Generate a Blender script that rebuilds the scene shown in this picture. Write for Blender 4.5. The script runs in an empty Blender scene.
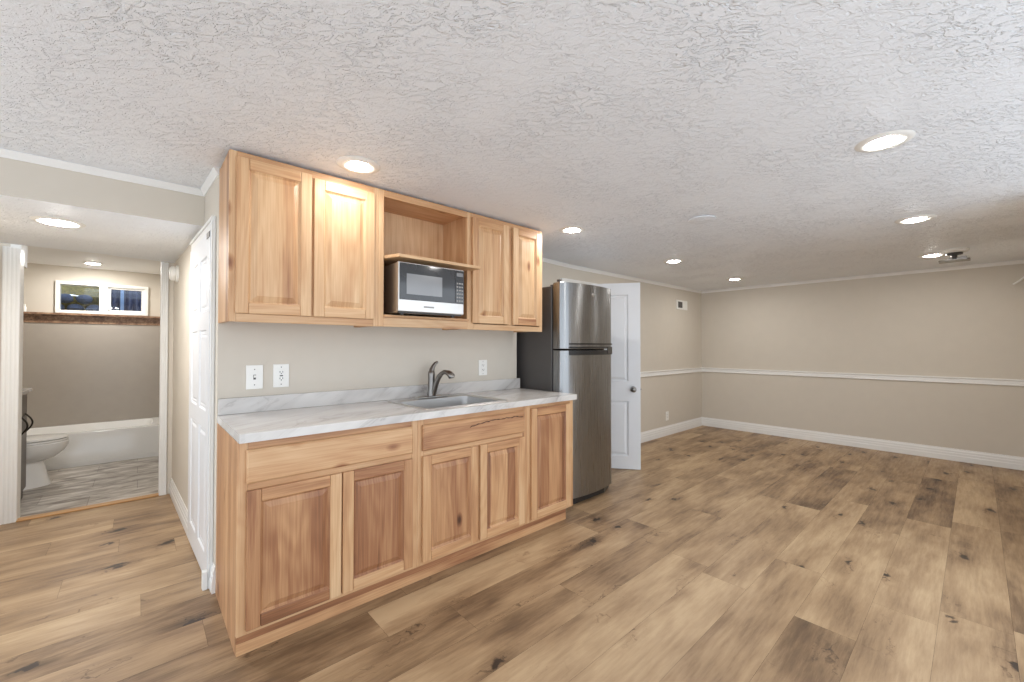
import bpy, math, random
from mathutils import Vector, Matrix
R = random.Random(7)
sc = bpy.context.scene
COL = sc.collection

# ------------------------------------------------------------------ camera
F, YAW, PITCH, ROLL = 416.74, 0.7314, 0.0126, 0.0007
CAM = Vector((-0.3075, -2.6285, 1.2718))
fw = Vector((math.sin(YAW)*math.cos(PITCH), math.cos(YAW)*math.cos(PITCH), math.sin(PITCH)))
rt = Vector((math.cos(YAW), -math.sin(YAW), 0)); up = rt.cross(fw)
rt2 = rt*math.cos(ROLL)+up*math.sin(ROLL); up2 = -rt*math.sin(ROLL)+up*math.cos(ROLL)
cd = bpy.data.cameras.new('camera'); cam = bpy.data.objects.new('camera', cd); COL.objects.link(cam)
cd.sensor_width = 36; cd.lens = F*36/1024; cd.clip_start = 0.02
cam.matrix_world = Matrix(((rt2.x, up2.x, -fw.x, CAM.x), (rt2.y, up2.y, -fw.y, CAM.y), (rt2.z, up2.z, -fw.z, CAM.z), (0, 0, 0, 1)))
sc.camera = cam
# ------------------------------------------------------------------ light, exposure
sc.view_settings.view_transform = 'Standard'; sc.view_settings.look = 'None'
sc.view_settings.gamma = 1; sc.view_settings.use_curve_mapping = False
sc.view_settings.exposure = 0.34
w = bpy.data.worlds.new('world'); sc.world = w; w.use_nodes = True
w.node_tree.nodes['Background'].inputs[0].default_value = (0.83, 0.91, 1.0, 1)
w.node_tree.nodes['Background'].inputs[1].default_value = 1.9
LIGHT_E = 195.0      # emission of the recessed lamps
sc.cycles.max_bounces = 10; sc.cycles.diffuse_bounces = 6
sc.cycles.sample_clamp_indirect = 6
sc.cycles.use_denoising = True

ZC = 2.2; ZF = 2.162; XF = 6.48; YL = 0.342; YR = -2.99; ZH = 1.988; YB = 2.03

# ------------------------------------------------------------------ materials
def nodes(name):
    m = bpy.data.materials.new(name); m.use_nodes = True
    nt = m.node_tree; b = nt.nodes['Principled BSDF']
    return m, nt, b
class G:
    """small shader-graph helper"""
    def __init__(s, nt): s.nt = nt
    def n(s, t, **k):
        x = s.nt.nodes.new(t)
        for a, v in k.items(): setattr(x, a, v)
        return x
    def put(s, sock, v):
        if isinstance(v, bpy.types.NodeSocket): s.nt.links.new(v, sock)
        elif v is not None: sock.default_value = v
    def m(s, op, a, b=None, c=None, clamp=False):
        x = s.n('ShaderNodeMath', operation=op, use_clamp=clamp)
        s.put(x.inputs[0], a); s.put(x.inputs[1], b); s.put(x.inputs[2], c); return x.outputs[0]
    def coord(s): return s.n('ShaderNodeTexCoord').outputs['Object']
    def sep(s, v):
        x = s.n('ShaderNodeSeparateXYZ'); s.put(x.inputs[0], v); return x.outputs
    def comb(s, a, b, c):
        x = s.n('ShaderNodeCombineXYZ'); s.put(x.inputs[0], a); s.put(x.inputs[1], b); s.put(x.inputs[2], c); return x.outputs[0]
    def noise(s, v, scale, detail=2, rough=.5, dist=0):
        x = s.n('ShaderNodeTexNoise'); s.put(x.inputs['Vector'], v)
        x.inputs['Scale'].default_value = scale; x.inputs['Detail'].default_value = detail
        x.inputs['Roughness'].default_value = rough; x.inputs['Distortion'].default_value = dist
        return x.outputs['Fac']
    def vor(s, v, scale, feature='F1', out='Distance', rnd=1):
        x = s.n('ShaderNodeTexVoronoi', feature=feature, voronoi_dimensions='2D'); s.put(x.inputs['Vector'], v)
        x.inputs['Scale'].default_value = scale; x.inputs['Randomness'].default_value = rnd
        return x.outputs[out]
    def mr(s, v, a, b, c=0, d=1):
        x = s.n('ShaderNodeMapRange'); s.put(x.inputs[0], v)
        for i, q in enumerate((a, b, c, d)): x.inputs[i+1].default_value = q
        return x.outputs[0]
    def ramp(s, v, stops):
        x = s.n('ShaderNodeValToRGB'); s.put(x.inputs[0], v); e = x.color_ramp.elements
        while len(e) < len(stops): e.new(.5)
        for q, (p, c) in zip(e, stops): q.position = p; q.color = (*c, 1)
        return x.outputs[0]
    def mix(s, f, a, b, blend='MIX'):
        x = s.n('ShaderNodeMix', data_type='RGBA', blend_type=blend)
        s.put(x.inputs[0], f); s.put(x.inputs[6], a if not isinstance(a, tuple) else (*a, 1)); s.put(x.inputs[7], b if not isinstance(b, tuple) else (*b, 1))
        return x.outputs[2]
    def bump(s, h, strength, dist):
        x = s.n('ShaderNodeBump'); s.put(x.inputs['Height'], h); x.inputs['Strength'].default_value = strength
        x.inputs['Distance'].default_value = dist; return x.outputs[0]
def lin(r, g, b): return tuple(((c/255)/12.92 if c/255 <= .04045 else ((c/255+.055)/1.055)**2.4) for c in (r, g, b))
def plain(name, rgb, rough=.5, metal=0, bump=None, var=0.03):
    m, nt, b = nodes(name); g = G(nt)
    n = g.noise(g.coord(), 9, 3)
    c = g.mix(g.mr(n, .3, .7), tuple(x*(1-var) for x in rgb), tuple(min(1, x*(1+var)) for x in rgb))
    nt.links.new(c, b.inputs['Base Color']); b.inputs['Roughness'].default_value = rough; b.inputs['Metallic'].default_value = metal
    if bump: nt.links.new(g.bump(g.noise(g.coord(), bump[0], 3), bump[1], bump[2]), b.inputs['Normal'])
    return m
def emit(name, rgb, e):
    m, nt, b = nodes(name); b.inputs['Base Color'].default_value = (.9, .9, .9, 1)
    b.inputs['Emission Color'].default_value = (*rgb, 1); b.inputs['Emission Strength'].default_value = e
    return m

def wood(name, axis, stops, streak=.34, cont=.06, fine=.2, rough=.42, knots=.5):
    """hickory: tone attribute = (darkness, random offset, width-strip variation)"""
    m, nt, b = nodes(name); g = G(nt)
    at = g.n('ShaderNodeAttribute', attribute_name='tone'); tr, tg, tb = g.sep(at.outputs['Vector'])
    x, y, z = g.sep(g.coord())
    a, l = (x, z) if axis == 'z' else (z, x)
    if axis == 's': a, l = y, z; y = g.m('MULTIPLY', x, .3)
    elif axis == 'z': y = g.m('MULTIPLY', y, .15)
    else: y = g.m('MULTIPLY', y, 1.0)
    off = g.m('MULTIPLY', tg, 37.0)
    A = g.m('ADD', g.m('ADD', a, y), off)
    L = g.m('ADD', l, g.m('MULTIPLY', tg, 11.0))
    v1 = g.comb(A, off, g.m('MULTIPLY', L, .16))
    c1 = g.noise(v1, 4.2, 1.5, .4, .1)
    rings = g.m('SINE', g.m('MULTIPLY', c1, 95.0))
    v2 = g.comb(A, off, g.m('MULTIPLY', L, .022))
    fn = g.noise(v2, 160, 2, .6)
    v3 = g.comb(A, off, g.m('MULTIPLY', L, .12))
    st = g.mr(g.noise(v3, 10, 3, .55, .6), .50, .78, 0, 1)
    # glued-up boards: a step in tone every ~7 cm across the grain
    wn = g.n('ShaderNodeTexWhiteNoise', noise_dimensions='1D')
    g.put(wn.inputs['W'], g.m('FLOOR', g.m('ADD', g.m('DIVIDE', g.m('ADD', a, off), .068), .37)))
    strip = g.m('MULTIPLY', g.m('SUBTRACT', wn.outputs['Value'], .5), tb)
    kn = g.vor(g.comb(A, g.m('MULTIPLY', L, .5), 0.0), 4.2)
    knot = g.m('MULTIPLY', g.mr(kn, .02, .10, 1, 0), g.mr(g.noise(v1, 2.3, 0), .52, .6, 0, knots))
    t = g.m('ADD', tr, strip)
    t = g.m('ADD', t, g.m('MULTIPLY', rings, cont*.5))
    t = g.m('ADD', t, g.m('MULTIPLY', g.m('SUBTRACT', fn, .5), fine*2))
    t = g.m('ADD', t, g.m('MULTIPLY', st, streak))
    t = g.m('ADD', t, knot, clamp=True)
    nt.links.new(g.ramp(t, stops), b.inputs['Base Color'])
    b.inputs['Roughness'].default_value = rough
    nt.links.new(g.bump(fn, .12, .001), b.inputs['Normal'])
    return m
HS = [(0, lin(222, 188, 147)), (.3, lin(195, 150, 108)), (.6, lin(152, 104, 72)), (1, lin(76, 46, 30))]
M = {}
M['hv'] = wood('hickory_vertical_grain', 'z', HS)
M['hs'] = wood('hickory_side_panel', 's', HS, streak=.2)
M['hh'] = wood('hickory_horizontal_grain', 'x', HS)
M['oak'] = wood('oak_threshold_wood', 'x', [(0, lin(206, 160, 105)), (1, lin(120, 75, 40))])

# floor planks
m, nt, b = nodes('vinyl_plank'); g = G(nt)
at = g.n('ShaderNodeAttribute', attribute_name='tone'); tr, tg, tb = g.sep(at.outputs['Vector'])
x, y, z = g.sep(g.coord()); off = g.m('MULTIPLY', tg, 53.0)
v1 = g.comb(g.m('MULTIPLY', g.m('ADD', x, off), .17), y, off)
cl = g.noise(v1, 7, 3, .55, .4)
rings = g.m('SINE', g.m('MULTIPLY', g.noise(v1, 3.6, 1, .4, .2), 70.0))
fn = g.noise(g.comb(g.m('MULTIPLY', g.m('ADD', x, off), .10), y, off), 60, 4, .75)
blot = g.mr(g.noise(g.comb(g.m('MULTIPLY', g.m('ADD', x, off), .45), y, off), 4.5, 3, .5), .38, .70, -.10, .24)
t = g.m('ADD', g.m('ADD', g.m('MULTIPLY', tr, .8), .06), g.m('MULTIPLY', g.m('SUBTRACT', cl, .5), .78))
t = g.m('ADD', t, g.m('MULTIPLY', rings, .035))
t = g.m('ADD', t, g.m('MULTIPLY', g.m('SUBTRACT', fn, .5), .5))
t = g.m('ADD', t, blot)
kx = g.m('MULTIPLY', g.m('ADD', x, off), .55)
wob = g.m('MULTIPLY', g.m('SUBTRACT', g.noise(g.coord(), 26, 3), .5), .075)
kd = g.vor(g.comb(g.m('ADD', kx, wob), g.m('ADD', g.m('ADD', y, wob), off), 0.0), 3.4)
kmask = g.mr(g.noise(g.comb(g.m('MULTIPLY', x, .7), y, off), 1.6, 0), .46, .50)
knot = g.m('MULTIPLY', g.mr(kd, .015, .075, .8, 0), kmask)
halo = g.m('MULTIPLY', g.mr(kd, .02, .28, .2, 0), kmask)
crk = g.noise(g.comb(g.m('MULTIPLY', g.m('ADD', x, off), .25), g.m('ADD', y, wob), off), 9, 2, .5, 1.2)
crack = g.m('MULTIPLY', g.mr(g.m('ABSOLUTE', g.m('SUBTRACT', crk, .58)), 0, .014, .35, 0), g.mr(kd, .1, .4, 1, 0))
t = g.m('ADD', g.m('ADD', t, knot), g.m('ADD', halo, crack), clamp=True)
c = g.ramp(t, [(0, lin(188, 161, 126)), (.35, lin(158, 130, 98)), (.65, lin(116, 91, 66)), (1, lin(50, 37, 27))])
nt.links.new(c, b.inputs['Base Color'])
nt.links.new(g.mr(fn, .3, .7, .36, .5), b.inputs['Roughness'])
nt.links.new(g.bump(fn, .15, .001), b.inputs['Normal'])
M['plank'] = m
M['seam'] = plain('floor_seam', lin(62, 48, 36), .8)

# wall paint / ceiling
M['paint'] = plain('taupe_wall_paint', lin(206, 198, 185), .75, bump=(120, .12, .002), var=.012)
M['surround'] = plain('taupe_tub_surround', lin(170, 161, 150), .3, var=.02)
m, nt, b = nodes('knockdown_ceiling'); g = G(nt)
co = g.coord()
patch = g.mr(g.noise(co, 3.0, 2), .38, .58, .35, 1)
cx, cy, cz = g.sep(co)
r1 = g.comb(g.m('ADD', g.m('MULTIPLY', cx, .5), g.m('MULTIPLY', cy, -.5)), g.m('ADD', cx, cy), cz)
n1 = g.noise(r1, 24, 4, .62, .7)
h1 = g.mr(n1, .50, .545, 0, 1)
r3 = g.comb(g.m('ADD', cx, cy), g.m('ADD', g.m('MULTIPLY', cx, .55), g.m('MULTIPLY', cy, -.55)), 3.3)
h3 = g.mr(g.noise(r3, 31, 3, .6, .5), .53, .57, 0, .8)
n2 = g.noise(co, 95, 3, .6, .4)
h = g.m('ADD', g.m('MULTIPLY', g.m('MAXIMUM', h1, h3), patch), g.m('MULTIPLY', n2, .55))
nt.links.new(g.bump(h, 1.0, .0042), b.inputs['Normal'])
b.inputs['Base Color'].default_value = (*lin(240, 244, 249), 1); b.inputs['Roughness'].default_value = .6
M['ceil'] = m
M['bathceil'] = plain('smooth_ceiling_paint', lin(236, 236, 235), .6, bump=(60, .2, .002), var=.01)
M['white'] = plain('white_trim_paint', lin(232, 231, 228), .35, var=.008)
M['doorwhite'] = plain('white_door_paint', lin(225, 226, 228), .32, var=.008)
M['plate'] = plain('white_plastic', lin(236, 235, 230), .35, var=.005)
M['dark'] = plain('dark_slot', (.02, .02, .02), .5)
M['black'] = plain('black_plastic', (.015, .015, .016), .28)
M['porc'] = plain('white_porcelain', lin(236, 235, 232), .12, var=.004)
M['vanity'] = plain('grey_vanity_paint', lin(92, 84, 78), .4, var=.05)
M['bronze'] = plain('dark_bronze_metal', (.05, .045, .04), .35, 1)
M['nickel'] = plain('brushed_nickel', (.24, .225, .21), .3, 1)
M['chrome'] = plain('chrome_metal', (.75, .75, .76), .12, 1)
M['fside'] = plain('charcoal_enamel', lin(80, 77, 75), .45, bump=(300, .2, .001), var=.03)
M['lens'] = emit('lamp_lens', (1.0, .97, .93), LIGHT_E)
M['lens_hall'] = emit('hall_lamp_lens', (1.0, .97, .93), LIGHT_E*1.5)
M['lens_bath'] = emit('bath_lamp_lens', (1.0, .97, .93), LIGHT_E*2.1)
M['lens_dim'] = emit('dim_lamp_lens', (1.0, .97, .93), LIGHT_E*.42)

m, nt, b = nodes('brushed_steel'); g = G(nt)
x, y, z = g.sep(g.coord())
br = g.noise(g.comb(x, y, g.m('MULTIPLY', z, .01)), 260, 2)
b.inputs['Base Color'].default_value = (.30, .305, .31, 1); b.inputs['Metallic'].default_value = 1
b.inputs['Anisotropic'].default_value = .85; b.inputs['Anisotropic Rotation'].default_value = .25
tn_ = g.n('ShaderNodeTangent', direction_type='RADIAL', axis='Z'); nt.links.new(tn_.outputs[0], b.inputs['Tangent'])
nt.links.new(g.mr(br, .3, .7, .26, .31), b.inputs['Roughness'])
dent = g.noise(g.comb(x, y, g.m('MULTIPLY', z, .5)), 3.5, 1)
nt.links.new(g.bump(dent, .35, .02), b.inputs['Normal'])
M['steel'] = m
m, nt, b = nodes('sink_steel'); b.inputs['Base Color'].default_value = (.62, .61, .6, 1); b.inputs['Metallic'].default_value = 1; g = G(nt)
nt.links.new(g.mr(g.noise(g.coord(), 3, 1), .3, .7, .30, .34), b.inputs['Roughness'])
M['sink'] = m
m, nt, b = nodes('microwave_steel'); b.inputs['Base Color'].default_value = (.6, .59, .57, 1); b.inputs['Metallic'].default_value = 1; g = G(nt)
nt.links.new(g.mr(g.noise(g.coord(), 80, 3), .3, .7, .28, .36), b.inputs['Roughness'])
M['mwsteel'] = m
m, nt, b = nodes('black_glass'); g = G(nt); b.inputs['Roughness'].default_value = .06; b.inputs['IOR'].default_value = 1.7
nt.links.new(g.mix(g.noise(g.coord(), 5), (.018, .018, .02), (.03, .03, .032)), b.inputs['Base Color'])
M['bglass'] = m
m, nt, b = nodes('microwave_window'); g = G(nt); b.inputs['Roughness'].default_value = .12; b.inputs['IOR'].default_value = 2.0
nt.links.new(g.mix(g.noise(g.coord(), 5), (.16, .16, .165), (.2, .2, .2)), b.inputs['Base Color'])
M['mwwin'] = m

# marble laminate
m, nt, b = nodes('marble_laminate'); g = G(nt)
x, y, z = g.sep(g.coord())
u = g.m('ADD', g.m('MULTIPLY', x, .55), g.m('MULTIPLY', g.m('ADD', y, z), -.9)); v = g.m('ADD', x, g.m('MULTIPLY', y, .6))
vv = g.comb(g.m('MULTIPLY', v, .5), g.m('MULTIPLY', u, 2.2), z)
n1 = g.noise(vv, 3.2, 5, .6, .7)
vein = g.mr(g.m('ABSOLUTE', g.m('SUBTRACT', n1, .5)), 0, .05, .75, 0)
n2 = g.noise(vv, 1.7, 3, .6, .4)
soft = g.mr(n2, .42, .68, 0, .6)
t = g.m('MAXIMUM', g.m('MULTIPLY', vein, g.mr(n2, .4, .6)), soft)
c = g.ramp(t, [(0, lin(216, 213, 209)), (.5, lin(184, 180, 176)), (1, lin(134, 129, 126))])
nt.links.new(c, b.inputs['Base Color']); b.inputs['Roughness'].default_value = .16
M['marble'] = m
# stone tile band in the bath
m, nt, b = nodes('brown_mosaic'); g = G(nt)
c = g.ramp(g.noise(g.coord(), 22, 4, .7), [(.3, lin(90, 66, 50)), (.5, lin(140, 108, 84)), (.7, lin(176, 146, 118))])
nt.links.new(c, b.inputs['Base Color']); b.inputs['Roughness'].default_value = .4
M['band'] = m
# bath floor tile
m, nt, b = nodes('stone_look_tile'); g = G(nt)
x, y, z = g.sep(g.coord())
n = g.noise(g.comb(g.m('MULTIPLY', x, .28), y, 0.0), 16, 4, .6, .6)
br = g.n('ShaderNodeTexBrick'); g.put(br.inputs['Vector'], g.coord()); br.inputs['Scale'].default_value = 1.0
br.inputs['Brick Width'].default_value = .6; br.inputs['Row Height'].default_value = .3; br.inputs['Mortar Size'].default_value = .0025
br.inputs['Color1'].default_value = (0, 0, 0, 1); br.inputs['Color2'].default_value = (.12, .12, .12, 1); br.inputs['Mortar'].default_value = (.35, .35, .35, 1)
t = g.m('ADD', n, g.m('MULTIPLY', br.outputs['Color'], .5))
c = g.ramp(t, [(.32, lin(214, 208, 200)), (.5, lin(178, 170, 160)), (.68, lin(118, 108, 98))])
nt.links.new(c, b.inputs['Base Color']); b.inputs['Roughness'].default_value = .35
M['tile'] = m
m, nt, b = nodes('window_glass'); b.inputs['Transmission Weight'].default_value = 1; b.inputs['Roughness'].default_value = 0; b.inputs['IOR'].default_value = 1.45
b.inputs['Base Color'].default_value = (.9, .95, 1, 1); M['glass'] = m
m, nt, b = nodes('dry_grass'); g = G(nt)
c = g.ramp(g.noise(g.coord(), 30, 4, .7), [(.3, lin(40, 38, 18)), (.5, lin(96, 86, 36)), (.7, lin(140, 122, 66))])
nt.links.new(c, b.inputs['Base Color']); b.inputs['Roughness'].default_value = .9; M['grass'] = m
M['rock'] = plain('blue_grey_stone', lin(66, 76, 100), .8, bump=(14, .8, .02), var=.4)
M['well'] = plain('blue_corrugated_metal', lin(30, 44, 84), .4, 0, var=.15)
M['soil'] = plain('sandy_soil', lin(170, 150, 110), .9, var=.2)

# ------------------------------------------------------------------ mesh builder
def wloc(o):
    v = Vector((0, 0, 0))
    while o: v += o.location; o = o.parent
    return v
class MB:
    def __init__(s, xf=None): s.v = []; s.f = []; s.m = []; s.t = []; s.xf = xf
    def add(s, vs, fs, mat=0, tone=(0, 0, 0)):
        o = len(s.v)
        for p in vs:
            p = Vector(p); s.v.append(s.xf(p) if s.xf else p)
        for f in fs: s.f.append([o+i for i in f]); s.m.append(mat); s.t.append(tone)
        return s
    def box(s, x0, x1, y0, y1, z0, z1, mat=0, tone=(0, 0, 0)):
        vs = [(x, y, z) for z in (z0, z1) for y in (y0, y1) for x in (x0, x1)]
        return s.add(vs, [(0, 2, 3, 1), (4, 5, 7, 6), (0, 1, 5, 4), (2, 6, 7, 3), (0, 4, 6, 2), (1, 3, 7, 5)], mat, tone)
    def prism(s, poly, z0, z1, mat=0, tone=(0, 0, 0)):
        n = len(poly); vs = [(*p, z0) for p in poly]+[(*p, z1) for p in poly]
        fs = [tuple(range(n-1, -1, -1)), tuple(range(n, 2*n))]+[(i, (i+1) % n, n+(i+1) % n, n+i) for i in range(n)]
        return s.add(vs, fs, mat, tone)
    def loft(s, rings, mat=0, cap=True, closed=True, tone=(0, 0, 0)):
        n = len(rings[0]); vs = [p for r in rings for p in r]; fs = []
        for k in range(len(rings)-1):
            for i in range(n if closed else n-1):
                fs.append((k*n+i, k*n+(i+1) % n, (k+1)*n+(i+1) % n, (k+1)*n+i))
        if cap: fs += [tuple(range(n-1, -1, -1)), tuple((len(rings)-1)*n+i for i in range(n))]
        return s.add(vs, fs, mat, tone)
    def lathe(s, c, prof, ax='z', n=32, mat=0):
        rings = []
        for r, h in prof:
            ring = []
            for i in range(n):
                a = 2*math.pi*i/n; ca, sa = r*math.cos(a), r*math.sin(a)
                d = {'z': (ca, sa, h), 'y': (ca, h, sa), 'x': (h, ca, sa)}[ax]
                ring.append(tuple(c[k]+d[k] for k in range(3)))
            rings.append(ring)
        return s.loft(rings, mat)
    def tube(s, pts, rad, n=12, mat=0):
        pts = [Vector(p) for p in pts]; rad = rad if isinstance(rad, (list, tuple)) else [rad]*len(pts)
        rings = []; ref = None
        for i, p in enumerate(pts):
            d = (pts[min(i+1, len(pts)-1)]-pts[max(i-1, 0)]).normalized()
            if ref is None: ref = Vector((0, 0, 1)) if abs(d.z) < .9 else Vector((1, 0, 0))
            a = (ref-d*ref.dot(d)).normalized(); ref = a; bb = d.cross(a)
            rings.append([p+(a*math.cos(2*math.pi*k/n)+bb*math.sin(2*math.pi*k/n))*rad[i] for k in range(n)])
        return s.loft(rings, mat)
    def build(s, name, mats, parent=None, smooth=False, bevel=0, kind=None, seg=2, loc=None):
        mats = mats if isinstance(mats, (list, tuple)) else [mats]
        org = wloc(parent) if parent else Vector(loc or (0, 0, 0))
        me = bpy.data.meshes.new(name); me.from_pydata([p-org for p in s.v], [], s.f)
        for mm in mats: me.materials.append(mm)
        me.polygons.foreach_set('material_index', s.m)
        at = me.attributes.new('tone', 'FLOAT_VECTOR', 'FACE')
        for i, t in enumerate(s.t): at.data[i].vector = t
        me.update()
        import bmesh
        bm = bmesh.new(); bm.from_mesh(me); bmesh.ops.recalc_face_normals(bm, faces=bm.faces); bm.to_mesh(me); bm.free()
        if smooth:
            me.polygons.foreach_set('use_smooth', [True]*len(me.polygons))
            try: me.set_sharp_from_angle(angle=math.radians(38))
            except Exception: pass
        o = bpy.data.objects.new(name, me); COL.objects.link(o)
        if parent: o.parent = parent
        elif loc: o.location = loc
        if bevel:
            md = o.modifiers.new('bevel', 'BEVEL'); md.width = bevel; md.segments = seg; md.limit_method = 'ANGLE'; md.angle_limit = math.radians(40)
        if kind: o['kind'] = kind
        return o
def thing(name, loc, label, cat, group=None):
    o = bpy.data.objects.new(name, None); COL.objects.link(o); o.location = loc; o.empty_display_size = .05
    return tag(o, label, cat, group)
def tag(o, label, cat, group=None):
    o['label'] = label; o['category'] = cat
    if group: o['group'] = group
    return o
def S(mb, name, mat, **k): return mb.build(name, mat, kind='structure', **k)
rnd = lambda: R.random()

# ------------------------------------------------------------------ FLOOR
PW = .2285; Y0 = -.9
rows = {}  # row index k: top edge y = Y0 + k*PW ; joints
known = {
    0: ([-.71, .84, 2.39, 3.94, 5.49], {.84: .42, 2.39: .3, -.71: .45, 3.94: .36}),
    1: ([-1.02, .52, 2.044, 3.57, 5.1], {.52: .12, -1.02: .55, 2.044: .36, 3.57: .42}),
    2: ([-.8, .728, 2.26, 3.8, 5.3], {-.8: .62, .728: .58, 2.26: .3}),
    -1: ([-.15, 1.38, 2.93, 4.46, 5.98], {-.15: .38, 1.38: .45, 2.93: .38, 4.46: .42}),
    -2: ([.62, 2.15, 3.67, 5.2], {.62: .16, 2.15: .32, 3.67: .5, 5.2: .4}),
    -3: ([.54, 2.07, 3.64, 5.15], {.54: .16, 2.07: .28, 3.64: .62, 5.15: .34}),
    -4: ([1.02, 2.55, 4.05, 5.55], {1.02: .3, 2.55: .14, 4.05: .3, 5.55: .36}),
    -5: ([.5, 2.01, 3.53, 5.05], {.5: .5, 2.01: .24, 3.53: .34, 5.05: .36}),
    -6: ([.9, 2.42, 3.94, 5.42], {.9: .26, 2.42: .2, 3.94: .58, 5.42: .25}),
    5: ([-1.8, -.286, 1.2], {-1.8: .12, -.286: .48}),
    3: ([-1.6, -.074, 1.4], {-1.6: .4, -.074: .5}),
    4: ([-2.3, -.85, .7], {-.85: .55}),
    6: ([-2.6, -1.1, .4], {-1.1: .3}),
    7: ([-2.2, -.6, .9], {-2.2: .3, -.6: .42}),
}
mb = MB()
for k in range(-12, 17):
    y1 = Y0+k*PW; y0 = y1-PW
    js, tones = known.get(k, ([], {}))
    js = list(js)
    if not js: js = [-3+R.uniform(0, 1.5)]
    while js[0] > -3.2: js.insert(0, js[0]-1.525)
    while js[-1] < 6.6: js.append(js[-1]+1.525)
    for a, b_ in zip(js, js[1:]):
        a = max(a, -3.2); b_ = min(b_, 6.6)
        if b_-a < .02: continue
        if y0 > .34 and a > 3.9: continue
        t = min(tones.items(), key=lambda q: abs(q[0]-a), default=(99, 0))
        t = t[1] if abs(t[0]-a) < .02 else R.uniform(.2, .48)
        e = .0004
        yy = min(y1, YB+.03)
        if y0 > YB: continue
        mb.add([(a+e, y0+e, 0), (b_-e, y0+e, 0), (b_-e, yy-e, 0), (a+e, yy-e, 0)], [(0, 1, 2, 3)], 0, (t, rnd(), 0))
mb.box(-3.2, 6.6, -3.7, YB+.03, -.06, -.0015, 1)
S(mb, 'floor', [M['plank'], M['seam']])
S(MB().box(-1.75, .1, YB+.03, 4.6, -.06, 0.0), 'floor_bath', M['tile'])

# ------------------------------------------------------------------ CEILING and WALLS
cl_ = MB(); cp_ = [(-3.2, ZC), (1.9, ZC), (2.2, ZC-.003), (2.5, ZC-.012), (2.8, ZC-.024), (3.1, ZC-.034), (3.4, ZF), (6.6, ZF), (6.6, ZC+.1), (-3.2, ZC+.1)]
cl_.loft([[(x, -3.7, z) for x, z in cp_], [(x, .46, z) for x, z in cp_]])
S(cl_, 'ceiling', M['ceil'])
cb = MB(); cb.prism([(-1.15, .4505), (-.018, .4505), (-.079, 2.0), (-.26, 1.955), (-.40, 1.945), (-.455, 1.935), (-.50, 1.905), (-1.15, 1.89)], ZH, ZH+.08)
S(cb, 'ceiling_hall', M['ceil'])
S(MB().box(-1.7, .1, 2.0, 4.6, ZC, ZC+.08), 'ceiling_bath', M['bathceil'])
S(MB().box(-3.2, -.0185, .45, .56, ZH+.0815, ZC).box(-3.2, -.0185, .45, .4503, ZH, ZH+.0815), 'wall_header', M['paint'])
S(MB().prism([(0, 0), (2.105, 0), (2.105, YL), (.12, YL)], 0, ZC), 'wall_kitchen', M['paint'])
S(MB().prism([(0, 0), (.12, YL), (.12, 4.6), (-.08, 4.6), (-.08, YB)], 0, ZC), 'wall_hall', M['paint'])
wb = MB(); T = .12; dx0, dx1, dz = 3.12, 3.87, 1.945
wb.box(2.105, dx0, YL, YL+T, 0, ZC); wb.box(dx1, XF+T, YL, YL+T, 0, ZC); wb.box(dx0, dx1, YL, YL+T, dz, ZC)
S(wb, 'wall_left', M['paint'])
S(MB().box(XF, XF+T, YR, YL, 0, ZC), 'wall_far', M['paint'])
S(MB().box(3.5, XF+T, YR-T, YR, 0, ZC), 'wall_right', M['paint'])
S(MB().box(2.2, 4.4, 1.7, 1.8, 0, ZC), 'wall_back_room', M['paint'])
S(MB().box(2.2, 4.4, .46, 1.8, ZC, ZC+.05), 'ceiling_back_room', M['bathceil'])
# hall left wall, bath walls
S(MB().box(-1.25, -1.13, .56, YB, 0, ZC), 'wall_hall_left', M['paint'])
bw = MB(); bw.box(-1.75, -1.0, YB, YB+.12, 0, ZC); S(bw, 'wall_bath_front', M['paint'])
S(MB().box(-1.75, -1.63, YB+.12, 4.6, 0, ZC), 'wall_bath_left', M['paint'])
# bath rear wall with the window hole (x -1.02..-.21, z 1.665..2.02)
wx0, wx1, wz0, wz1, WY = -1.02, -.215, 1.655, 2.025, 4.45
bw = MB()
bw.box(-1.63, wx0, WY, WY+.15, 0, ZC); bw.box(wx1, -.08, WY, WY+.15, 0, ZC)
bw.box(wx0, wx1, WY, WY+.15, 0, wz0); bw.box(wx0, wx1, WY, WY+.15, wz1, ZC)
S(bw, 'wall_bath_rear', M['paint'])
S(MB().box(-1.63, -.08, WY-.012, WY, .35, 1.535), 'trim_1', M['surround'])
S(MB().box(-1.63, -.08, WY-.02, WY, 1.535, 1.65), 'trim_2', M['band'])
S(MB().box(-.972, -.95, YB+.125, 2.27, 1.873, ZC-.002), 'trim_3', M['bathceil'])

# window
wf = MB(); fw_ = .035
yq0, yq1 = WY-.025, WY+.1
wf.box(wx0, wx1, yq0, yq1, wz0, wz0+fw_); wf.box(wx0, wx1, yq0, yq1, wz1-fw_, wz1)
wf.box(wx0, wx0+fw_, yq0, yq1, wz0+fw_, wz1-fw_); wf.box(wx1-fw_, wx1, yq0, yq1, wz0+fw_, wz1-fw_)
win = S(wf, 'window_1', M['plate'], bevel=.003)
o = MB().box(-.66, -.585, yq0+.012, yq1-.02, wz0+fw_, wz1-fw_).box(-.585, -.56, yq0+.03, yq1-.04, wz0+fw_, wz1-fw_).build('mullion', M['plate'], win, bevel=.003)
MB().box(-.585, wx1-fw_, yq0+.03, yq0+.05, wz0+fw_, wz0+fw_+.022).box(-.585, wx1-fw_, yq0+.03, yq0+.05, wz1-fw_-.022, wz1-fw_).box(wx1-fw_-.03, wx1-fw_, yq0+.03, yq0+.05, wz0+fw_+.022, wz1-fw_-.022).build('sash', M['plate'], win, bevel=.002)
MB().box(wx0+fw_, -.66, WY+.03, WY+.034, wz0+fw_, wz1-fw_).build('window_pane', M['glass'], win)
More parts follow.
